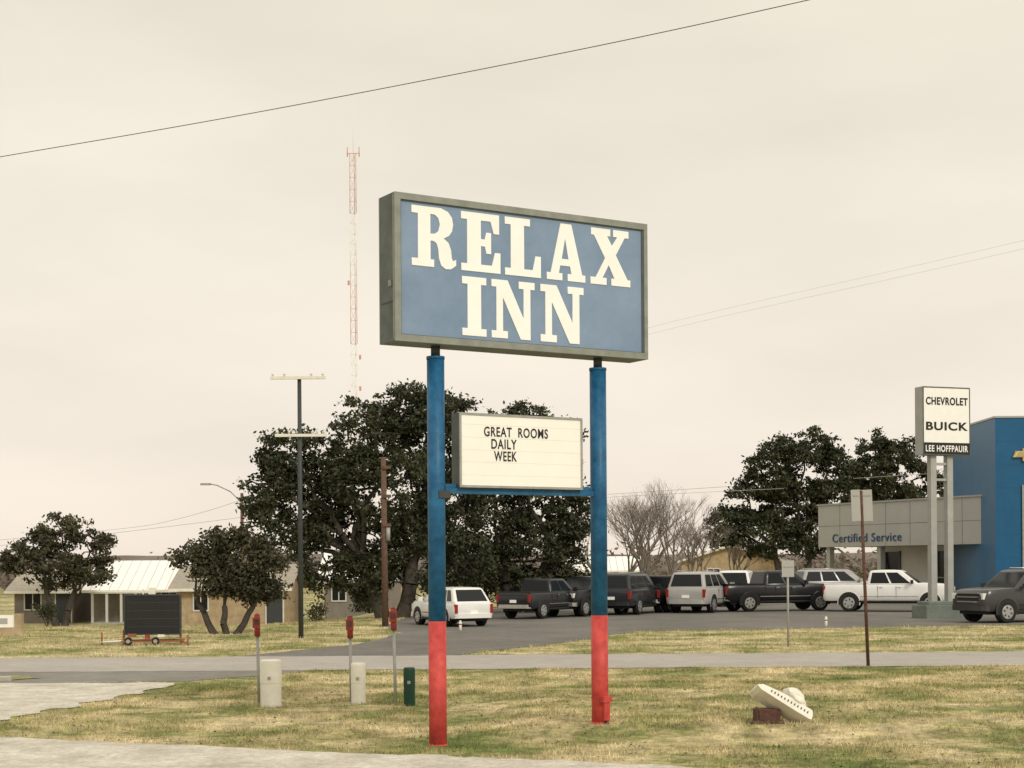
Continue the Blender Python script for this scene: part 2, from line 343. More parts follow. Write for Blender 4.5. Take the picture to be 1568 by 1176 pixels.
PS=2.535
c=MB()
gr=gz(-.973+PS*math.cos(TH),20.3+PS*math.sin(TH))
for s,g0,zr in ((0,0,1.61),(PS,gr,1.63)):
    c.tube((s,0,g0-.3),(s,0,zr),.116,.116,M_red,36)
    c.tube((s,0,zr),(s,0,5.0),.114,.114,M_blue,36)
    c.tube((s,0,5.0),(s,0,5.035),.12,.12,M_blue,36)
    c.tube((s,0,5.035),(s,0,5.2),.06,.06,M_steel,20)
    c.tube((s,0,g0-.1),(s,0,g0+.02),.135,.125,M_red,24)
c.bb((PS-.07,-.19,gr+.30),(PS+.075,-.105,gr+.38),M_red)
c.bb((PS-.04,-.17,gr+.05),(PS+.05,-.105,gr+.30),M_red)
c.tube((PS+.02,-.15,gr-.1),(PS+.02,-.15,gr+.06),.02,.02,M_rust,8)
c.obj('poles',ms)
c=MB(); bx0,bx1,b0,b1=.285,2.2,3.345,4.32
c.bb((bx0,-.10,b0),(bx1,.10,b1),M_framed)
for a,b in [((bx0,b1-.03),(bx1,b1)),((bx0,b0),(bx1,b0+.03)),((bx0,b0+.03),(bx0+.03,b1-.03)),((bx1-.03,b0+.03),(bx1,b1-.03))]:
    c.bb((a[0],-.118,a[1]),(b[0],-.1005,b[1]),M_galv)
c.bb((bx0+.03,-.108,b0+.03),(bx1-.03,-.101,b1-.03),M_board)
for zz in (3.51,3.68,3.84,4.005,4.17): c.bb((bx0+.04,-.1095,zz-.002),(bx1-.04,-.1083,zz+.002),M_cream)
c.obj('reader_board',ms)
c=MB(); c.bb((.11,-.05,3.265),(PS-.11,.05,3.335),M_blue)
c.bb((.12,-.03,3.336),(.28,.03,3.39),M_blue); c.bb((bx1+.003,-.03,3.336),(PS-.115,.03,3.39),M_blue)
c.bb((-.03,-.13,3.2),(.14,-.112,3.30),M_steel)
c.obj('support_bars',ms,bevel=.004)
text_fit('reader_text_1','GREAT  ROOMS',.655,1.645,4.02,4.15,-.1085,M_black,ms,.003,.018)
text_fit('reader_text_2','DAILY',.765,1.155,3.86,3.99,-.1085,M_black,ms,.003,.018)
text_fit('reader_text_3','WEEK',.805,1.155,3.70,3.83,-.1085,M_black,ms,.003,.018)

# ------------------------------------------------------------ markers & pedestals
def marker(px,pyb,pyt,k):
    D=H*F/(pyb-HY); x=wx(px,D,pyb); z=gz(x,D); zt=wz(px,pyt,D); c=MB()
    lean=-.03*(1 if k!=1 else .5)
    c.tube((0,0,-.2),(lean*.8,0,zt-z-.32),.026,.026,M_galv,10)
    c.tube((lean*.8,0,zt-z-.36),(lean,0,zt-z),.05,.05,M_marker,14)
    c.box((lean,-.06,zt-z-.13),(.13,.02,.18),M_marker); c.box((lean,-.073,zt-z-.12),(.08,.004,.10),M_rust)
    c.tube((lean,0,zt-z),(lean,0,zt-z+.03),.05,.02,M_marker,14)
    c.obj('utility_marker_post',loc=(x,D,z))
marker(397,1074,942,0); marker(538,1075,945,1); marker(606,1079,932,2)
def pedestal(px,pyb,pyt,wpx,m):
    D=H*F/(pyb-HY); x=wx(px,D,pyb); z=gz(x,D); h=wz(px,pyt,D)-z; r=wpx/F*D/2; c=MB()
    rr=[(-.1,r*.97),(h*.5,r*.97),(h*.505,r),(h-.05,r),(h-.015,r*.96),(h,r*.85)]
    c.rings([[(q*math.cos(a),q*math.sin(a),zz) for a in [2*math.pi*k/28 for k in range(28)]] for zz,q in rr],m,(False,True))
    c.box((0,-r*1.0,h*.62),(.05,.03,.05),M_galv)
    c.obj('utility_pedestal',loc=(x,D,z),sharp=40)
pedestal(415,1079,1010,33,M_cream); pedestal(549,1076,1015,23,M_cream); pedestal(627,1079,1022,18,M_green)

# ------------------------------------------------------------ broken sign debris
dx,dy=wx(1192,21.6,1110),21.6; dz=gz(dx,dy)
e=empty('broken_sign_debris',(dx,dy,dz),0)  # debris of a broken sign: vented slab, rusty bracket, cream lump
R=Matrix.Rotation(math.radians(31),3,'Y')@Matrix.Rotation(math.radians(-30),3,'X')
ctr=Vector((.03,0,.25))
c=MB()
def sl_(x,y,z): return ctr+R@Vector((x,y,z))
prof=[(-.43,-.02,.0),(-.36,-.05,.05),(-.1,-.06,.085),(.2,-.07,.10),(.41,-.07,.085),(.44,-.06,.02)]
RR=[]
for x,zl,zh in prof: RR.append([sl_(x,-.17,zl),sl_(x,-.15,zh),sl_(x,.0,zh+.035),sl_(x,.15,zh),sl_(x,.17,zl),sl_(x,0,zl-.01)])
c.rings(RR,M_cream,smooth=False)
for i in range(12): c.box(ctr+R@Vector((-.22+i*.052,-.166,.012)),(.017,.012,.035),M_steel,R)
c.obj('vented_slab',e,bevel=.008)
c=MB(); c.box((-.16,.02,.09),(.32,.22,.20),M_rust,Matrix.Rotation(.25,3,'Z')); c.box((-.31,-.1,.12),(.03,.1,.2),M_rust); c.box((-.2,-.05,.01),(.5,.3,.04),M_rust); c.obj('bracket',e,bevel=.01)
bm=bmesh.new(); bmesh.ops.create_icosphere(bm,subdivisions=3,radius=.165)
for v in bm.verts: v.co*= (1+.5*noise.noise(v.co*7)); v.co.z*=.62; v.co.x*=1.05
me=bpy.data.meshes.new('cream_lump'); bm.to_mesh(me); bm.free(); me.materials.append(M_cream); o=bpy.data.objects.new('cream_lump',me); COL.objects.link(o); o.parent=e; o.location=(.25,.06,.34); o.rotation_euler=(0,.5,0)  # noise-shaped cream lump lying with the slab

# ------------------------------------------------------------ road signs
D=35.0; x=wx(1330,D,1022); z=0; c=MB(); zt=wz(1318,750,D); xt=wx(1318,D,750)-x
c.tube((0,0,-.2),(xt*.98,0,zt-.02),.04,.035,M_rust,10)
for a,b,y in ((-.22,-.02,.01),(.0,.26,.05)):
    RR=Matrix.Rotation(-xt/zt*-1,3,'Y')
    c.box((xt+(a+b)/2,-.045+y,zt-.35),(b-a,.012,.70),M_fascia,RR)
    c.box((xt+(a+b)/2,-.045+y,zt-.13),(b-a-.06,.03,.03),M_galv,RR)
c.obj('traffic_sign',loc=(x,D,z))
D=43.5; x=wx(1207,D,993); c=MB(); zt=wz(1207,857,D)
c.tube((0,0,-.2),(0,0,zt),.03,.03,M_galv,8); c.box((0,-.035,zt-.25),(.34,.01,.46),M_fascia); c.box((0,-.045,zt-.2),(.28,.012,.03),M_galv)
c.obj('traffic_sign.001',loc=(x,D,0))
for px,py in ((705,965),(1265,962)):
    D=H*F/(py-HY); c=MB(); c.tube((0,0,-.1),(0,0,.32),.05,.05,M_cream,12); c.tube((0,0,.32),(0,0,.36),.05,.02,M_cream,12); c.tube((0,0,.2),(0,0,.24),.053,.053,M_marker,12); c.obj('bollard',loc=(wx(px,D,py),D,0))

# ------------------------------------------------------------ utility poles, lamp, tower, wires
D=50.6; x=wx(461,D,975); c=MB(); zt=wz(459,578,D)
c.tube((0,0,-.3),(0,0,zt),.085,.065,M_steel,14)
for pyy,a,b in ((579,-.92,.85),(667,-.78,.88)):
    zz=wz(459,pyy,D); c.box(((a+b)/2,-.10,zz),(b-a,.10,.09),M_cream)
    for q in (a+.08,a+.45,b-.45,b-.08):
        c.tube((q,-.10,zz+.045),(q,-.10,zz+.17),.03,.025,M_cream,8); c.tube((q,-.1,zz+.10),(q,-.1,zz+.12),.05,.05,M_cream,8)
c.obj('utility_pole',loc=(x,D,gz(x,D)))
D=60; x=wx(590,D,950); c=MB(); zt=wz(588,700,D); c.tube((0,0,-.3),(-.03,0,zt),.13,.10,M_wood,12)
for zz in (zt-.4,zt-1.5,zt-2.6): c.box((.1,-.12,zz),(.32,.08,.12),M_wood)
c.tube((.14,-.1,zt-3.2),(.14,-.1,zt-2.7),.08,.08,M_galv,10)
c.obj('utility_pole.001',loc=(x,D,gz(x,D)))
D=95; x=wx(371,D,850); c=MB(); g0=gz(x,D); zt=wz(371,755,D)-g0
c.tube((0,0,-.3),(0,0,zt),.13,.09,M_wood,10)
pts=[(0,0,zt-.6),(-.7,0,zt+.1),(-1.5,0,zt+.48),(-2.0,0,zt+.58)]
for a,b in zip(pts,pts[1:]): c.tube(a,b,.035,.035,M_galv,8)
c.box((-2.2,0,zt+.55),(.6,.25,.12),M_galv)
c.obj('street_lamp',loc=(x,D,g0))
D=98; x=wx(298,D,850); c=MB(); g0=gz(x,D); c.tube((0,0,0),(0,0,wz(298,832,D)-g0),.1,.08,M_wood,8); c.box((0,-.1,wz(298,838,D)-g0),(1.2,.1,.1),M_wood); c.obj('utility_pole.002',loc=(x,D,g0))
D=400; x=wx(542,D,400); c=MB(); zt=wz(542,235,D); wd=.95
cor=[(wd*math.cos(a),wd*math.sin(a)) for a in (math.radians(200),math.radians(320),math.radians(80))]
zsplit=[(0,wz(542,527,D),0),(wz(542,527,D),wz(542,437,D),1),(wz(542,437,D),wz(542,327,D),0),(wz(542,327,D),zt,1)]
for za,zb,mm_ in zsplit:
    m=M_tred if mm_ else M_twhite
    n=max(1,int((zb-za)/2.6)); st=(zb-za)/n
    for (ax,ay) in cor: c.tube((ax,ay,za),(ax,ay,zb),.075,.075,m,5)
    for k in range(n):
        for i in range(3):
            a=cor[i];b=cor[(i+1)%3]
            if k%2: a,b=b,a
            c.tube((a[0],a[1],za+k*st),(b[0],b[1],za+(k+1)*st),.035,.035,m,4); c.tube((a[0],a[1],za+k*st),(b[0],b[1],za+k*st),.035,.035,m,4)
c.tube((0,0,zt-2),(0,0,zt+14),.06,.03,M_twhite,6)
c.box((0,0,zt),(3.2,.15,.15),M_tred)
for a in (-1.5,1.5): c.tube((a,0,zt-.8),(a,0,zt+1.6),.13,.13,M_tred,6)
for zz,sx in ((zt-33,1),(zt-52,-1),(zt-60,-1)): c.box((sx*-1.4,0,zz),(.5,.5,1.1),M_tred)
c.obj('radio_tower',loc=(x,D,0))

def wire(name,pp,r,m=None):
    cu=bpy.data.curves.new(name,'CURVE'); cu.dimensions='3D'; cu.bevel_depth=r; cu.bevel_resolution=2
    s=cu.splines.new('NURBS'); s.points.add(len(pp)-1); s.order_u=3; s.use_endpoint_u=True; cu.resolution_u=8
    for p,(px,py,D) in zip(s.points,pp):
        a,b=brg(px,py); p.co=(a*D,D,H+b*D,1)
    o=bpy.data.objects.new(name,cu); COL.objects.link(o); cu.materials.append(m or M_wire)
wire('power_line',[(-900,385,34),(-400,309,32),(0,240,30.5),(230,201.5,29.5),(460,160,28.5),(784,97,27),(1000,53,26),(1230,2,25),(1500,-60,24),(2000,-185,22)],.0075)
wire('power_line.001',[(930,520,150),(1000,497,146),(1568,370,120),(2100,240,100)],.008,M_wiref)
wire('power_line.002',[(930,530,150),(1000,507,146),(1568,383,120),(2100,255,100)],.008,M_wiref)
wire('power_line.003',[(930,757,130),(1160,742,125),(1568,716,118),(2000,690,110)],.016,M_wiref)
wire('power_line.004',[(-300,862,110),(0,840,105),(371,792,95)],.012,M_wiref)
wire('power_line.005',[(371,765,95),(300,790,98),(175,815,102),(-300,850,110)],.012,M_wiref)
wire('power_line.006',[(371,765,95),(700,775,100),(1000,757,105),(1200,748,110)],.012,M_wiref)

# ------------------------------------------------------------ trees
def leafmesh(cs,size,name,m,parent):
    n=len(cs); a=rng.normal(size=(n,3)); a/=np.linalg.norm(a,axis=1)[:,None]
    b=rng.normal(size=(n,3)); b-= (b*a).sum(1)[:,None]*a; b/=np.linalg.norm(b,axis=1)[:,None]
    s=(size*rng.uniform(.6,1.35,n))[:,None]
    V=np.stack([cs+a*s,cs+b*s*.55,cs-a*s,cs-b*s*.55],1).reshape(-1,3)
    me=bpy.data.meshes.new(name); me.vertices.add(4*n); me.vertices.foreach_set('co',V.ravel())
    me.loops.add(4*n); me.loops.foreach_set('vertex_index',np.arange(4*n,dtype=np.int32))
    me.polygons.add(n); me.polygons.foreach_set('loop_start',np.arange(0,4*n,4,dtype=np.int32))
    me.update(calc_edges=True); me.materials.append(m)
    o=bpy.data.objects.new(name,me); COL.objects.link(o); o.parent=parent; return o
def limb(c,p0,p1,r0,r1,m,seg=4,wob=.12):
    p0=Vector(p0);p1=Vector(p1); L=(p1-p0).length; prev=p0
    for k in range(1,seg+1):
        q=p0.lerp(p1,k/seg)
        if k<seg: q+=Vector((random.uniform(-1,1),random.uniform(-1,1),random.uniform(-.5,.5)))*L*wob*.5
        ra=r0+(r1-r0)*(k-1)/seg; rb=r0+(r1-r0)*k/seg
        c.tube(prev,q,ra,rb,m,7,False); prev=q
NLEAF=0
def oak(name,px,D,blobs,dens=1.0,leaf=.10,fork=.28,tr=.22,m=None,depth=.8,stems=1,carve=-.08,cs=.55,skirt=.9):
    global NLEAF
    x=wx(px,D,930); g0=gz(x,D); e=empty(name,(x,D,g0)); pts=[]; ppm=F/D; B=[]
    for bx,by,rx,ry in blobs:
        k=brg(bx,by); B.append((np.array([k[0]*D-x,random.uniform(-.6,.6)*rx/ppm*.7,H+k[1]*D-g0]),rx/ppm,ry/ppm))
    c=MB(); top=max(b[0][2]+b[2] for b in B); zf=top*fork
    bases=[]
    for s in range(stems):
        ox=(s-(stems-1)/2)*tr*2.2; f=(ox*4,random.uniform(-.2,.2),zf*random.uniform(.85,1.15))
        limb(c,(ox,0,-.2),f,tr*1.25,tr*.85,M_bark,4,.10); bases.append(f)
    off=Vector((random.uniform(0,50),0,0)); u=leaf/.10
    for ctr,rx,ry in B:
        f=min(bases,key=lambda q:abs(q[0]-ctr[0]))
        limb(c,f,ctr,tr*.5,tr*.18,M_bark,5,.16)
        for _ in range(6):
            d=rng.normal(size=3); d/=np.linalg.norm(d); limb(c,ctr,ctr+d*np.array([rx,rx*depth,ry])*.95,tr*.18,.015,M_bark,4,.25)
        ns=max(8,int(22*rx*ry*dens/u))
        for _ in range(ns):
            d=rng.normal(size=3); d/=np.linalg.norm(d); rad=rng.uniform(.25,1.0)**.5*rng.choice([1,1,1,1.16])
            cc=ctr+d*np.array([rx,rx*depth,ry])*rad
            if noise.noise(Vector(cc)*cs+off)+.5*noise.noise(Vector(cc)*cs*2.3+off)<carve: continue
            if cc[2]<skirt and rng.uniform()<.8: continue
            r=rng.uniform(.16,.40)*u**.5
            n=int(80*(r/.35)**1.7/u); pts.append(cc+rng.normal(size=(n,3))*r*np.array([.68,.68,.40]))
    c.obj('trunk',e); P=np.concatenate(pts); P=P[P[:,2]>.25]; NLEAF+=len(P)
    leafmesh(P,leaf,'foliage',m or M_leaf,e)
oak('live_oak_tree',600,70,[(622,632,64,50),(575,665,72,52),(660,640,45,45),(700,640,42,34),(520,705,62,50),(440,700,52,45),(415,745,42,50),(470,770,60,55),(600,745,95,60),(690,740,70,75),(540,800,75,55),(640,840,80,60),(440,835,55,50),(400,800,34,34),(500,870,50,40),(560,870,50,45),(700,860,65,60),(620,890,65,40),(540,750,60,50)],dens=1.35,tr=.30,stems=2,carve=-.22,cs=.65,skirt=.6)
oak('live_oak_tree.001',800,76,[(800,655,48,38),(760,680,50,50),(850,690,45,50),(825,760,70,65),(760,790,70,65),(870,800,38,50),(800,860,75,55),(735,870,60,50),(865,870,42,45)],dens=1.4,tr=.28,stems=2,carve=-.26,cs=.65,skirt=.5)
oak('live_oak_tree.002',93,95,[(95,815,48,26),(55,840,42,28),(135,845,38,32),(90,860,50,26),(25,860,20,22),(70,885,45,20),(140,880,30,18)],dens=1.3,leaf=.12,tr=.2,m=M_leaf2,fork=.35,stems=2,cs=.8,carve=-.2)
oak('live_oak_tree.003',345,54,[(330,850,42,30),(375,845,45,32),(410,870,30,30),(345,885,45,28),(385,900,34,24),(295,860,24,20),(310,890,24,20),(420,895,22,22),(350,820,30,16)],dens=2.6,leaf=.075,tr=.11,m=M_leaf2,fork=.26,stems=3,cs=.95,carve=-.16)
oak('live_oak_tree.004',1215,116,[(1228,690,48,44),(1190,725,48,48),(1265,725,48,45),(1150,765,42,40),(1220,780,60,48),(1120,800,34,28),(1280,790,45,40),(1165,820,52,32),(1240,830,45,26),(1110,825,26,18)],dens=1.15,leaf=.14,tr=.28,stems=2,cs=.5,carve=-.32,fork=.2)
oak('live_oak_tree.005',1350,126,[(1340,690,36,34),(1375,700,40,38),(1330,730,42,36),(1400,735,38,34),(1360,760,60,35),(1440,735,20,18),(1475,742,18,16),(1455,752,24,14),(1310,755,30,26)],dens=1.1,leaf=.15,tr=.3,cs=.5,carve=-.3)
def bush(name,px,D,blobs,dens=1.5,leaf=.08,m=None):
    x=wx(px,D,940); g0=gz(x,D); pts=[]; ppm=F/D
    for bx,by,rx,ry in blobs:
        k=brg(bx,by); ctr=np.array([k[0]*D-x,0,H+k[1]*D-g0]); rx/=ppm; ry/=ppm
        for _ in range(max(6,int(22*rx*ry*dens))):
            d=rng.normal(size=3); d/=np.linalg.norm(d); pts.append(ctr+d*np.array([rx,rx,ry])*rng.uniform(.3,1)+rng.normal(size=(70,3))*.16)
    P=np.concatenate(pts); P=P[P[:,2]>-.05]
    e=empty(name,(x,D,g0)); leafmesh(P,leaf,'foliage',m or M_leaf,e); c=MB()
    for _ in range(6): limb(c,(0,0,0),P[random.randrange(len(P))],.03,.01,M_bark,3)
    c.obj('stems',e)
bush('shrub',566,92,[(566,918,22,24),(548,925,12,14)])
bush('shrub.001',72,92,[(72,935,17,12)])
bush('shrub.002',485,88,[(485,935,16,12)],m=M_leaf2)
bush('shrub.003',780,84,[(780,900,35,24),(830,900,40,24),(730,900,30,24),(870,900,30,24),(680,905,30,22)],dens=1.0)
def bare(name,px,D,ztpx,spread,seed,m=None):
    random.seed(seed); x=wx(px,D,930); g0=gz(x,D); c=MB(); hgt=wz(px,ztpx,D)-g0
    def grow(p,d,L,r,lev):
        q=p+d*L; c.tube(p,q,r,r*.72,m or M_barebark,5,False)
        if lev==0:return
        for k in range(random.choice((2,3,3)) if lev>1 else 3):
            nd=(d+Vector((random.uniform(-1,1)*spread,random.uniform(-1,1)*spread,random.uniform(-.05,.5)))*.62).normalized()
            grow(q,nd,L*random.uniform(.68,.88),r*.56,lev-1)
    for k in range(3): grow(Vector((random.uniform(-.2,.2),0,-.1)),Vector((random.uniform(-.6,.6),random.uniform(-.3,.3),1)).normalized(),hgt*.25,.13,6)
    c.obj(name,loc=(x,D,g0))
bare('bare_tree',985,88,745,1.1,3); bare('bare_tree.001',1015,90,735,1.0,5); bare('bare_tree.002',945,92,745,1.0,8); bare('bare_tree.003',1055,95,785,1.0,11)
bare('bare_tree.004',1120,120,800,.9,12)
random.seed(21)
pts=[]
for k in range(2600):
    x=random.uniform(-150,150); D=random.uniform(190,300); h=2.6+2.2*noise.noise(Vector((x*.05,D*.02,0)))+random.uniform(-.6,1.2)
    if x<-10: h*=.75
    pts.append(np.array([x,D,0])+np.abs(rng.normal(size=(26,3)))*np.array([0,0,h*.45])+rng.normal(size=(26,3))*np.array([1.3,1.3,.3]))
e=empty('distant_trees'); leafmesh(np.concatenate(pts),.42,'foliage',M_far,e)
c=MB(); n=120
hh=lambda x: 9+9*noise.noise(Vector((x*.004,2,0)))+2*noise.noise(Vector((x*.03,5,0)))
for k in range(n):
    x0=-700+1400*k/n; x1=-700+1400*(k+1)/n
    c.face([(x0,900,-1),(x1,900,-1),(x1,1000,hh(x1)),(x0,1000,hh(x0))],M_far,True); c.face([(x0,1000,hh(x0)),(x1,1000,hh(x1)),(x1,1200,-1),(x0,1200,-1)],M_far,True)
c.obj('hills')

# ------------------------------------------------------------ houses
def house(name,cx,cy,W,Dp,wh,rh,yaw,mw,mr_,wins,porch=None,door=None,over=.5,ridge='x'):
    g0=min(gz(cx,cy),gz(cx,cy+Dp)); e=empty(name,(cx,cy,g0),yaw)
    c=MB(); c.bb((-W/2,0,-.6),(W/2,Dp,wh),mw)
    if ridge=='x':
        for s in (-1,1): c.face([(s*W/2,0,wh),(s*W/2,Dp,wh),(s*W/2,Dp/2,rh-.12)],mw)
    else:
        for yy in (0,Dp): c.face([(-W/2,yy,wh),(W/2,yy,wh),(0,yy,rh-.12)],mw)
    c.obj('walls',e)
    c=MB(); o=over
    if ridge=='x':
        ez=wh-(rh-wh)*o/(Dp/2)
        for yy,ny in ((-o,Dp/2),(Dp+o,Dp/2)):
            a=[(-W/2-o,yy,ez),(W/2+o,yy,ez),(W/2+o,ny,rh),(-W/2-o,ny,rh)]; c.face(a,mr_); c.face([(p[0],p[1],p[2]-.12) for p in a],mr_)
        c.bb((-W/2-o,-o-.02,ez-.16),(W/2+o,-o,ez+.01),M_cream)
        if mr_ is M_roofw:
            k=-W/2
            while k<W/2:
                c.face([(k,-o,ez+.003),(k+.03,-o,ez+.03),(k+.03,Dp/2,rh+.03),(k,Dp/2,rh+.003)],M_galv)
                k+=.6
    else:
        ez=wh-(rh-wh)*o/(W/2)
        for xx in (-W/2-o,W/2+o):
            a=[(xx,-o,ez),(xx,Dp+o,ez),(0,Dp+o,rh),(0,-o,rh)]; c.face(a,mr_); c.face([(p[0],p[1],p[2]-.12) for p in a],M_cream)
            c.face([(xx,-o-.003,ez-.14),(xx,-o-.003,ez+.02),(0,-o-.003,rh+.02),(0,-o-.003,rh-.16)],M_cream)
    c.obj('roof',e)
    c=MB()
    for wx0,wx1,wz0,wz1 in wins:
        c.bb((wx0,-.03,wz0),(wx1,-.004,wz1),M_glass)
        for a,b in [((wx0-.08,wz1),(wx1+.08,wz1+.08)),((wx0-.08,wz0-.08),(wx1+.08,wz0)),((wx0-.08,wz0),(wx0,wz1)),((wx1,wz0),(wx1+.08,wz1)),(((wx0+wx1)/2-.03,wz0),((wx0+wx1)/2+.03,wz1))]:
            c.bb((a[0],-.06,a[1]),(b[0],-.032 if a[0]>wx0 and b[0]<wx1 else -.003,b[1]),M_bwall)
    if door:
        c.bb((door,-.05,0),(door+.95,-.003,2.1),M_steel); c.bb((door-.08,-.06,0),(door-.003,-.003,2.2),M_bwall); c.bb((door+.953,-.06,0),(door+1.03,-.003,2.2),M_bwall)
    c.obj('windows_and_door',e)
    if porch:
        c=MB(); a,b,dp=porch; n=4
        c.bb((a,-dp,wh-.42),(b,-.52,wh-.30),M_cream)
        for k in range(n+1):
            q=a+.1+(b-a-.2)*k/n; c.bb((q-.07,-dp+.05,-.3),(q+.07,-dp+.19,wh-.42),M_bwall)
        c.bb((a,-dp,-.4),(b,-.01,.12),M_conc); c.obj('porch',e)
D=100; xa,xb=wx(128,D),wx(292,D)
house('house',(xa+xb)/2,D,xb-xa-1,7,2.35,4.0,0,M_taupe,M_roofw,[(1.6,2.5,.9,2.0)],porch=(-2.4,1.4,2.2),door=.2)
D=101; xa,xb=wx(10,D),wx(124,D)
house('house.002',(xa+xb)/2,D,xb-xa-1,7,2.25,3.5,0,M_taupe,M_rooft,[(-1.2,-.2,.9,1.9)],door=.8)
D=93; xa,xb=wx(272,D),wx(436,D)
house('brick_house',(xa+xb)/2,D,xb-xa,7,2.45,3.7,0,M_tan,M_rooft,[(-2.2,-1.4,1.0,1.9)],door=2.1)
D=97; xa,xb=wx(497,D),wx(600,D)
house('house.001',(xa+xb)/2,D,xb-xa,8,2.3,3.9,0,M_taupe,M_roofw,[(-1.6,-.8,.9,1.8),(.3,1.2,.9,1.8)],ridge='x')
D=135; house('metal_building',wx(1120,D),D,8.5,8,2.6,3.9,math.radians(-8),M_tan,M_rooft,[(-2,-1,.8,1.8)],ridge='y')
D=140; house('metal_building.001',wx(925,D),D,6,6,1.9,3.0,0,M_bwall,M_roofw,[(-1,0,.8,1.6)])

# ------------------------------------------------------------ dealership
A=Vector((wx(1253,100,800),100)); Bp=Vector((wx(1516,86,800),86)); L=(Bp-A).length; ang=math.atan2(Bp.y-A.y,Bp.x-A.x)
e=empty('car_dealership',(A.x,A.y,0),ang)
ZT=wz(1253,775,100); ZB=wz(1253,838,100)
c=MB(); c.bb((0,0,ZB),(L,9,ZT),M_fascia)
for k in range(1,7): c.bb((L*k/7-.015,-.006,ZB+.02),(L*k/7+.015,-.001,ZT-.02),M_framed)
for zz in (ZB+(ZT-ZB)*.5,): c.bb((.02,-.005,zz-.012),(L-.02,-.001,zz+.012),M_framed)
c.bb((-.06,-.08,ZT+.001),(L,9.05,ZT+.10),M_galv)
c.obj('fascia',e)
c=MB(); c.bb((3,2.6,-.1),(L,8.9,ZB-.002),M_bwall)
x0=3.4
for k in range(8):
    a=x0+k*1.5; b=a+1.38
    if b>L: break
    if k in (1,2): continue
    c.bb((a,2.52,.15),(b,2.597,ZB-.35),M_glass)
    c.bb((b+.002,2.49,0),(b+.10,2.598,ZB-.3),M_framed)
    c.bb((a,2.5,1.35),(b,2.519,1.41),M_galv)
for q in (.5,5.5,10.2): c.bb((q,.25,-.1),(q+.35,.6,ZB-.002),M_pylon)
c.tube((1.2,.6,ZB-.1),(4.0,2.4,.6),.07,.07,M_bwall,8)
c.obj('storefront',e)
text_fit('service_lettering','Certified Service',1.5,8.1,ZB+.28,ZB+.80,-.006,M_navy,e,.04,.0)
e2=empty('dealership_tower',(wx(1516,85,800),84,0),0)
ZT2=wz(1516,640,84); c=MB(); c.bb((0,0,-.1),(9,9,ZT2),M_corp)
for k in range(1,8): c.bb((.02,-.005,ZT2*k/8-.012),(8.98,-.001,ZT2*k/8+.012),M_navy)
c.bb((-.05,-.05,ZT2+.001),(9.05,9.05,ZT2+.1),M_fascia)
c.obj('walls',e2)
c=MB(); c.bb((1.45,-.06,.1),(7.6,-.007,6.4),M_glass)
for q in (1.45,2.9,4.4,6.0): c.bb((q-.05,-.10,.1),(q+.05,-.0605,6.4),M_galv)
c.bb((1.4,-.12,3.0),(7.7,-.101,3.15),M_galv)
c.obj('entrance_glazing',e2)
c=MB(); ex=1.85; ez=wz(1560,697,84)
pr=[(-.95,-.12),(-.42,-.12),(-.42,-.33),(.42,-.33),(.42,-.12),(.95,-.12),(.85,.22),(.42,.22),(.42,.36),(-.42,.36),(-.42,.22),(-.80,.22)]
c.prism([(ex+a,ez+b) for a,b in pr],-.14,-.01,M_gold)
c.prism([(ex+a*.9,ez+b*.78) for a,b in pr],-.15,-.142,M_bwall)
c.prism([(ex+a*.84,ez+b*.68) for a,b in pr],-.16,-.152,M_gold)
c.obj('emblem',e2)

# ------------------------------------------------------------ pylon sign
D=64; PH=math.radians(20); px0=wx(1413,D,650); e=empty('dealership_pylon_sign',(px0,D,0),PH)
ppm=F/D; Wp=(wx(1487,D+.6,650)-px0)/math.cos(PH); zt=wz(1450,591,D); zb=wz(1450,696,D); zm=wz(1450,677,D)
c=MB(); c.bb((0,0,zb),(Wp,.55,zt),M_pylon)
c.bb((.04,-.02,zm),(Wp-.04,-.001,zt-.05),M_white); c.bb((.04,-.02,zb+.04),(Wp-.04,-.001,zm-.002),M_black)
for a,b in (((0,zt-.048),(Wp,zt)),((0,zb),(Wp,zb+.038)),((0,zb+.04),(.038,zt-.05)),((Wp-.038,zb+.04),(Wp,zt-.05))): c.bb((a[0],-.035,a[1]),(b[0],-.001,b[1]),M_framed)
c.obj('cabinet',e,bevel=.01)
c=MB()
for q in (.62,1.42): c.bb((q-.14,.15,.5),(q+.14,.42,zb+.001),M_pylon)
for zz in (zb-.35,zb-1.0): c.bb((.762,.2,zz-.05),(1.278,.36,zz+.05),M_pylon)
c.obj('legs',e,bevel=.01)
c=MB(); c.bb((-.05,-.25,-.1),(1.72,.8,.55),M_basegreen); c.bb((.15,-.12,.551),(1.55,.7,.70),M_basegreen); c.obj('plinth',e,bevel=.02)
def tz(py): return wz(1450,py,D)
text_fit('text_top','CHEVROLET',.14,Wp-.12,tz(619),tz(607),-.021,M_black,e,.01,.03)
text_fit('text_mid','BUICK',.14,Wp-.12,tz(658),tz(645),-.021,M_black,e,.01,.03)
text_fit('text_low','LEE HOFFPAUIR',.12,Wp-.12,tz(691),tz(681),-.021,M_white,e,.01,.02)

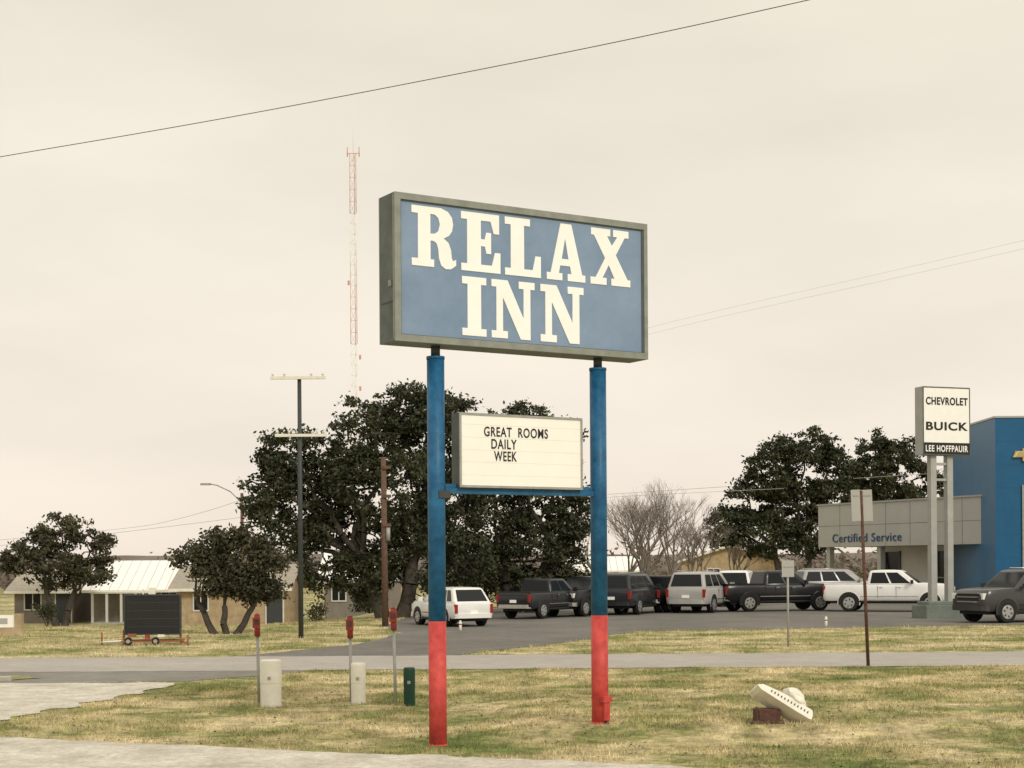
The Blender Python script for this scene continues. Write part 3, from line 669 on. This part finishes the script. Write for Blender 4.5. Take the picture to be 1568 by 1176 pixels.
# ------------------------------------------------------------ reader-board trailer & monument sign
D=47; xc=wx(234,D,950); e=empty('portable_message_sign',(xc,D,gz(xc,D)),math.radians(4))
g0=gz(xc,D); zb=wz(234,970,D)-g0; zt=wz(234,912,D)-g0; c=MB()
c.bb((-.80,-.08,zb),(.80,.10,zt),M_black)
for a,b in (((-.84,zt),(.84,zt+.04)),((-.84,zb-.04),(.84,zb)),((-.84,zb),(-.802,zt)),((.802,zb),(.84,zt))): c.bb((a[0],-.10,a[1]),(b[0],.12,b[1]),M_steel)
c.bb((-.3,-.02,zt+.04),(-.26,.02,zt+.2),M_cream); c.bb((-.12,-.03,zt+.041),(.08,.03,zt+.24),M_cream)
for k in range(4): c.bb((-.76,-.084,zb+.2+k*.24),(.76,-.081,zb+.212+k*.24),M_steel)
c.obj('board',e)
c=MB()
for q in (-.86,.82): c.box((q,0,zb*.6),(.06,.06,zb*1.5),M_orange)
c.box((0,-.35,zb*.35),(1.75,.06,.05),M_orange); c.box((0,.45,zb*.35),(1.75,.06,.05),M_orange)
c.tube((.85,-.3,zb*.4),(1.15,-.6,.03),.03,.03,M_orange,8); c.tube((-.85,-.3,zb*.4),(-1.5,-.3,zb*.3),.03,.03,M_cream,8); c.tube((-.85,.4,zb*.4),(-1.5,-.3,zb*.3),.03,.03,M_orange,8)
c.tube((-1.45,-.3,0),(-1.45,-.3,.4),.03,.03,M_orange,8); c.tube((1.1,-.5,0),(1.1,-.5,.3),.03,.03,M_orange,8)
for q in (-.45,.35):
    c.tube((q-.22,-.38,.12),(q-.22,-.3,.12),.12,.12,M_tyre,18); c.tube((q-.22,-.385,.12),(q-.22,-.38,.12),.06,.06,M_rim,12)
c.box((-.55,-.37,.30),(.25,.05,.1),M_orange); c.box((.3,-.37,.28),(.2,.05,.08),M_cream); c.box((-.1,-.38,.25),(.15,.05,.12),M_marker)
c.obj('trailer_frame',e)
D=54; xc=wx(8,D,960); g0=gz(xc,D); e=empty('monument_sign',(xc,D,g0))
c=MB(); c.bb((-.9,-.15,-.1),(.60,.15,.28),M_tan); c.bb((.36,-.14,.28),(.60,.14,.75),M_tan); c.bb((-.8,-.06,.281),(.355,.06,.70),M_white); c.bb((-.3,-.07,.4),(.1,-.061,.6),M_fascia); c.obj('body',e,bevel=.01)

# ------------------------------------------------------------ vehicles
def paint(name,col,rough=.25): return mat(name,col,rough,.06,1.5,spec=.45)
P_white=paint('white_paint',(.78,.77,.74)); P_black=paint('black_paint',(.010,.010,.012)); P_grey=paint('dark_grey_paint_shaded',(.018,.018,.020)); P_silver=paint('silver_paint',(.40,.39,.37)); P_brown=paint('dark_blue_grey_paint',(.022,.024,.028)); P_charcoal=paint('charcoal_paint',(.05,.048,.05))  # the dark grey is deepened with the shade of the oaks
KIND={
 'pickup':dict(f=2.9,r=-2.95,w=2.0,bz=1.28,top=1.93,wr=.41,af=1.95,ar=-1.75,cow=1.45,cr=-.95,tf=.62,tr=-.80,lo=.50,win=[(.14,.51),(.55,.93)]),
 'suv':dict(f=2.55,r=-2.6,w=2.0,bz=1.20,top=1.90,wr=.39,af=1.60,ar=-1.45,cow=1.20,cr=-2.52,tf=.40,tr=-2.25,lo=.42,win=[(.13,.38),(.41,.66),(.69,.95)]),
 'cross':dict(f=2.25,r=-2.25,w=1.84,bz=1.02,top=1.62,wr=.35,af=1.38,ar=-1.32,cow=1.15,cr=-2.15,tf=.25,tr=-1.65,lo=.34,win=[(.18,.45),(.49,.74),(.77,.92)])}
def vehicle(name,kind,px,pyb,head,P,scale=1.0):
    K=KIND[kind]; D=H*F/(pyb-HY); x=wx(px,D,pyb); e=empty(name,(x,D,gz(x,D)+.012),math.radians(head)); e.scale=(scale,)*3
    f,r,W,bz,top,wr,lo,cow=K['f'],K['r'],K['w'],K['bz'],K['top'],K['wr'],K['lo'],K['cow']; y=W/2
    def ring(X,k,zt,zl=None):
        zl=lo if zl is None else zl; w=y*k; hh=zt-zl
        R=[(w*.93,zl),(w*.985,zl+.08),(w,zl+hh*.35),(w,zl+hh*.55),(w*.985,zl+hh*.74),(w*.965,zt-.09),(w*.93,zt-.025),(w*.85,zt)]
        return [(X,a,b) for a,b in R]+[(X,-a,b) for a,b in R[::-1]]
    hz=bz+.04
    st=[ring(f+.0,.80,hz-.30,lo+.12),ring(f-.02,.86,hz-.20,lo+.05),ring(f-.10,.915,hz-.10),ring(f-.30,.955,hz-.045),ring(f-.75,.985,hz-.01),ring(cow,1,hz+.02),ring(cow-.3,1,bz),ring((f+r)/2,1,bz),ring(r+.6,1,bz),ring(r+.15,.985,bz),ring(r+.04,.965,bz-.02,lo+.05),ring(r,.93,bz-.08,lo+.10)]
    c=MB(); c.rings(st,P); c.obj('body',e,sharp=38)
    c=MB()
    pk=kind=='pickup'; bm_=M_chrome if pk else P
    for sx,xx in ((1,f),(-1,r)):
        R=[]
        for q in (-.93,-.80,-.3,.3,.80,.93):
            bx=xx+sx*(.09-.16*max(0,abs(q)-.75)/.2); R.append([(bx-sx*.16,q*y,lo+.0),(bx,q*y,lo+.02),(bx,q*y,lo+.20),(bx-sx*.16,q*y,lo+.22)])
        c.rings(R,bm_,smooth=False)
    c.bb((f-.05,-y*.56,bz-.44),(f+.015,y*.56,bz-.13),M_black)
    for zz in (bz-.27,bz-.44,bz-.13): c.bb((f-.03,-y*.57,zz-.022),(f+.03,y*.57,zz+.022),M_chrome)
    for s_ in (-1,1):
        c.box((f-.075,s_*y*.72,bz-.24),(.14,.30,.22),M_head,Matrix.Rotation(-s_*.25,3,'Z')); c.box((r+.04,s_*(y-.105),bz-.27),(.11,.13,.38),M_tail)
        c.box((cow-.30,s_*(y+.12),bz+.11),(.12,.20,.18),P if not pk else M_black); c.box((cow-.30,s_*(y+.02),bz+.07),(.06,.12,.05),M_black)
        c.box(((K['af']+K['ar'])/2,s_*(y-.02),lo-.02),(K['af']-K['ar']-2*wr-.1,.08,.07),M_black)
        c.box(((K['af']+K['ar'])/2,s_*(y*.998+.001),lo+.22),(K['af']-K['ar']-2*wr-.25,.02,.03),M_black if not pk else M_chrome)
    c.box((r-.01,0,bz-.42),(.03,.36,.14),M_white); c.bb((r+.3,-y+.25,lo-.12),(f-.3,y-.25,lo+.05),M_black)
    if pk: c.bb((r-.008,-y*.72,bz-.14),(r+.02,y*.72,bz-.12),M_black)
    gb=(cow+.02,K['cr']); gt=(K['tf'],K['tr']); yb=y*.925; yt=y*.75; z0=bz-.01; z1=top
    def gp(u,v,side,off=0):
        X=(gb[0]+(gb[1]-gb[0])*u)*(1-v)+(gt[0]+(gt[1]-gt[0])*u)*v; return Vector((X,side*(yb+(yt-yb)*v+off),z0+(z1-z0)*v))
    def cring(v,ins,z):
        xf=gb[0]*(1-v)+gt[0]*v-ins; xr=gb[1]*(1-v)+gt[1]*v+ins; yy=yb+(yt-yb)*v-ins*.8; rc=.10; P_=[]
        for cx,cy,a0 in ((xf-rc,yy-rc,0),(xr+rc,yy-rc,90),(xr+rc,-yy+rc,180),(xf-rc,-yy+rc,270)):
            for a in (0,30,60,90): P_.append((cx+rc*math.cos(math.radians(a0+a)),cy+rc*math.sin(math.radians(a0+a)),z))
        return P_
    zz=lambda v: z0+(z1-z0)*v
    c2=MB(); c2.rings([cring(0,0,zz(0)),cring(.5,0,zz(.5)),cring(.90,0,zz(.90)),cring(.96,.035,zz(.965)),cring(1,.12,zz(1.0)),cring(1,.45,zz(1.03))],P); c2.obj('cabin',e,sharp=50)
    for s_ in (-1,1):
        for a,b in K['win']:
            qd=[gp(a,.08,s_,.008),gp(b,.08,s_,.008),gp(b-(.015 if b>.9 else 0),.84,s_,.008),gp(a+(.05 if a<.2 else 0),.84,s_,.008)]
            c.face(qd,M_glass)
        nd=(.42,-.42,-.93) if pk else ((.25,-.75) if kind=='suv' else (.25,-.65))
        for q in nd: c.box((q,s_*(y*.999),(bz+lo)/2+.03),(.014,.012,bz-lo-.22),M_black)
        for q in nd[:2]: c.box((q+.14,s_*(y*.985),bz-.15),(.15,.03,.03),M_chrome if pk else P)
    def endq(u,off,ya):
        Q=(gp(u,.08,-1),gp(u,.08,1),gp(u,.86,1),gp(u,.86,-1)); return [Vector((p.x+off,p.y*ya,p.z)) for p in Q]
    c.face(endq(0,.010,.88),M_glass); c.face(endq(1,-.010,.84),M_glass)
    if pk:
        c.bb((r+.12,-y*.84,bz),(-1.0,y*.84,bz+.006),M_black)
        for q in (-1,1): c.bb((r+.05,q*y*.88-.045,bz-.02),(-.97,q*y*.88+.045,bz+.05),P)
        c.bb((r+.03,-y*.83,bz-.03),(r+.12,y*.83,bz+.05),P)
    if kind=='suv':
        for q in (-1,1): c.tube((.1,q*yt*.85,top+.055),(r+.6,q*yt*.85,top+.055),.022,.022,M_chrome,6)
    for axx in (K['af'],K['ar']):
        for s_ in (-1,1):
            n=22; R0=[];R1=[]
            for k in range(n+1):
                a=-.25+(math.pi+.5)*k/n; R0.append((axx+(wr+.085)*math.cos(a),s_*(y+.006),wr+.02+(wr+.085)*math.sin(a))); R1.append((axx+(wr+.12)*math.cos(a),s_*(y-.004),wr+.02+(wr+.12)*math.sin(a)))
            c.face(R0 if s_<0 else R0[::-1],M_black)
            for k in range(n): c.face([R0[k],R0[k+1],R1[k+1],R1[k]],P)
            yo=s_*(y+.012); yi=s_*(y-.25)
            c.tube((axx,yi,wr),(axx,yo-s_*.02,wr),wr,wr,M_tyre,28); c.tube((axx,yo-s_*.02,wr),(axx,yo,wr),wr,wr*.90,M_tyre,28,True)
            c.tube((axx,yo,wr),(axx,yo+s_*.006,wr),wr*.66,wr*.62,M_rim,24)
            for k in range(6):
                a=k*math.pi/3+.3; c.box((axx+wr*.42*math.cos(a),yo+s_*.008,wr+wr*.42*math.sin(a)),(wr*.20,.006,wr*.14),M_black,Matrix.Rotation(-a,3,'Y'))
    c.obj('trim_glass_wheels',e)
vehicle('suv','cross',690,957,118,P_white,.90)
vehicle('pickup_truck','pickup',834,946,58,P_grey,.88)
vehicle('pickup_truck.001','pickup',900,943,238,P_black,.90)
vehicle('suv.001','suv',965,941,66,P_brown,.98)
vehicle('pickup_truck.002','pickup',1020,938,60,P_black,.90)
vehicle('suv.002','suv',1078,939,64,P_silver,1.0)
vehicle('suv.003','suv',1130,930,76,P_white,1.0)
vehicle('pickup_truck.003','pickup',1186,938,16,P_black,1.0)
vehicle('suv.004','suv',1285,926,8,P_silver,1.0)
vehicle('pickup_truck.004','pickup',1362,940,-20,P_white,1.0)
vehicle('suv.005','suv',1568,957,203,P_charcoal,1.05)
print('LEAVES',NLEAF)
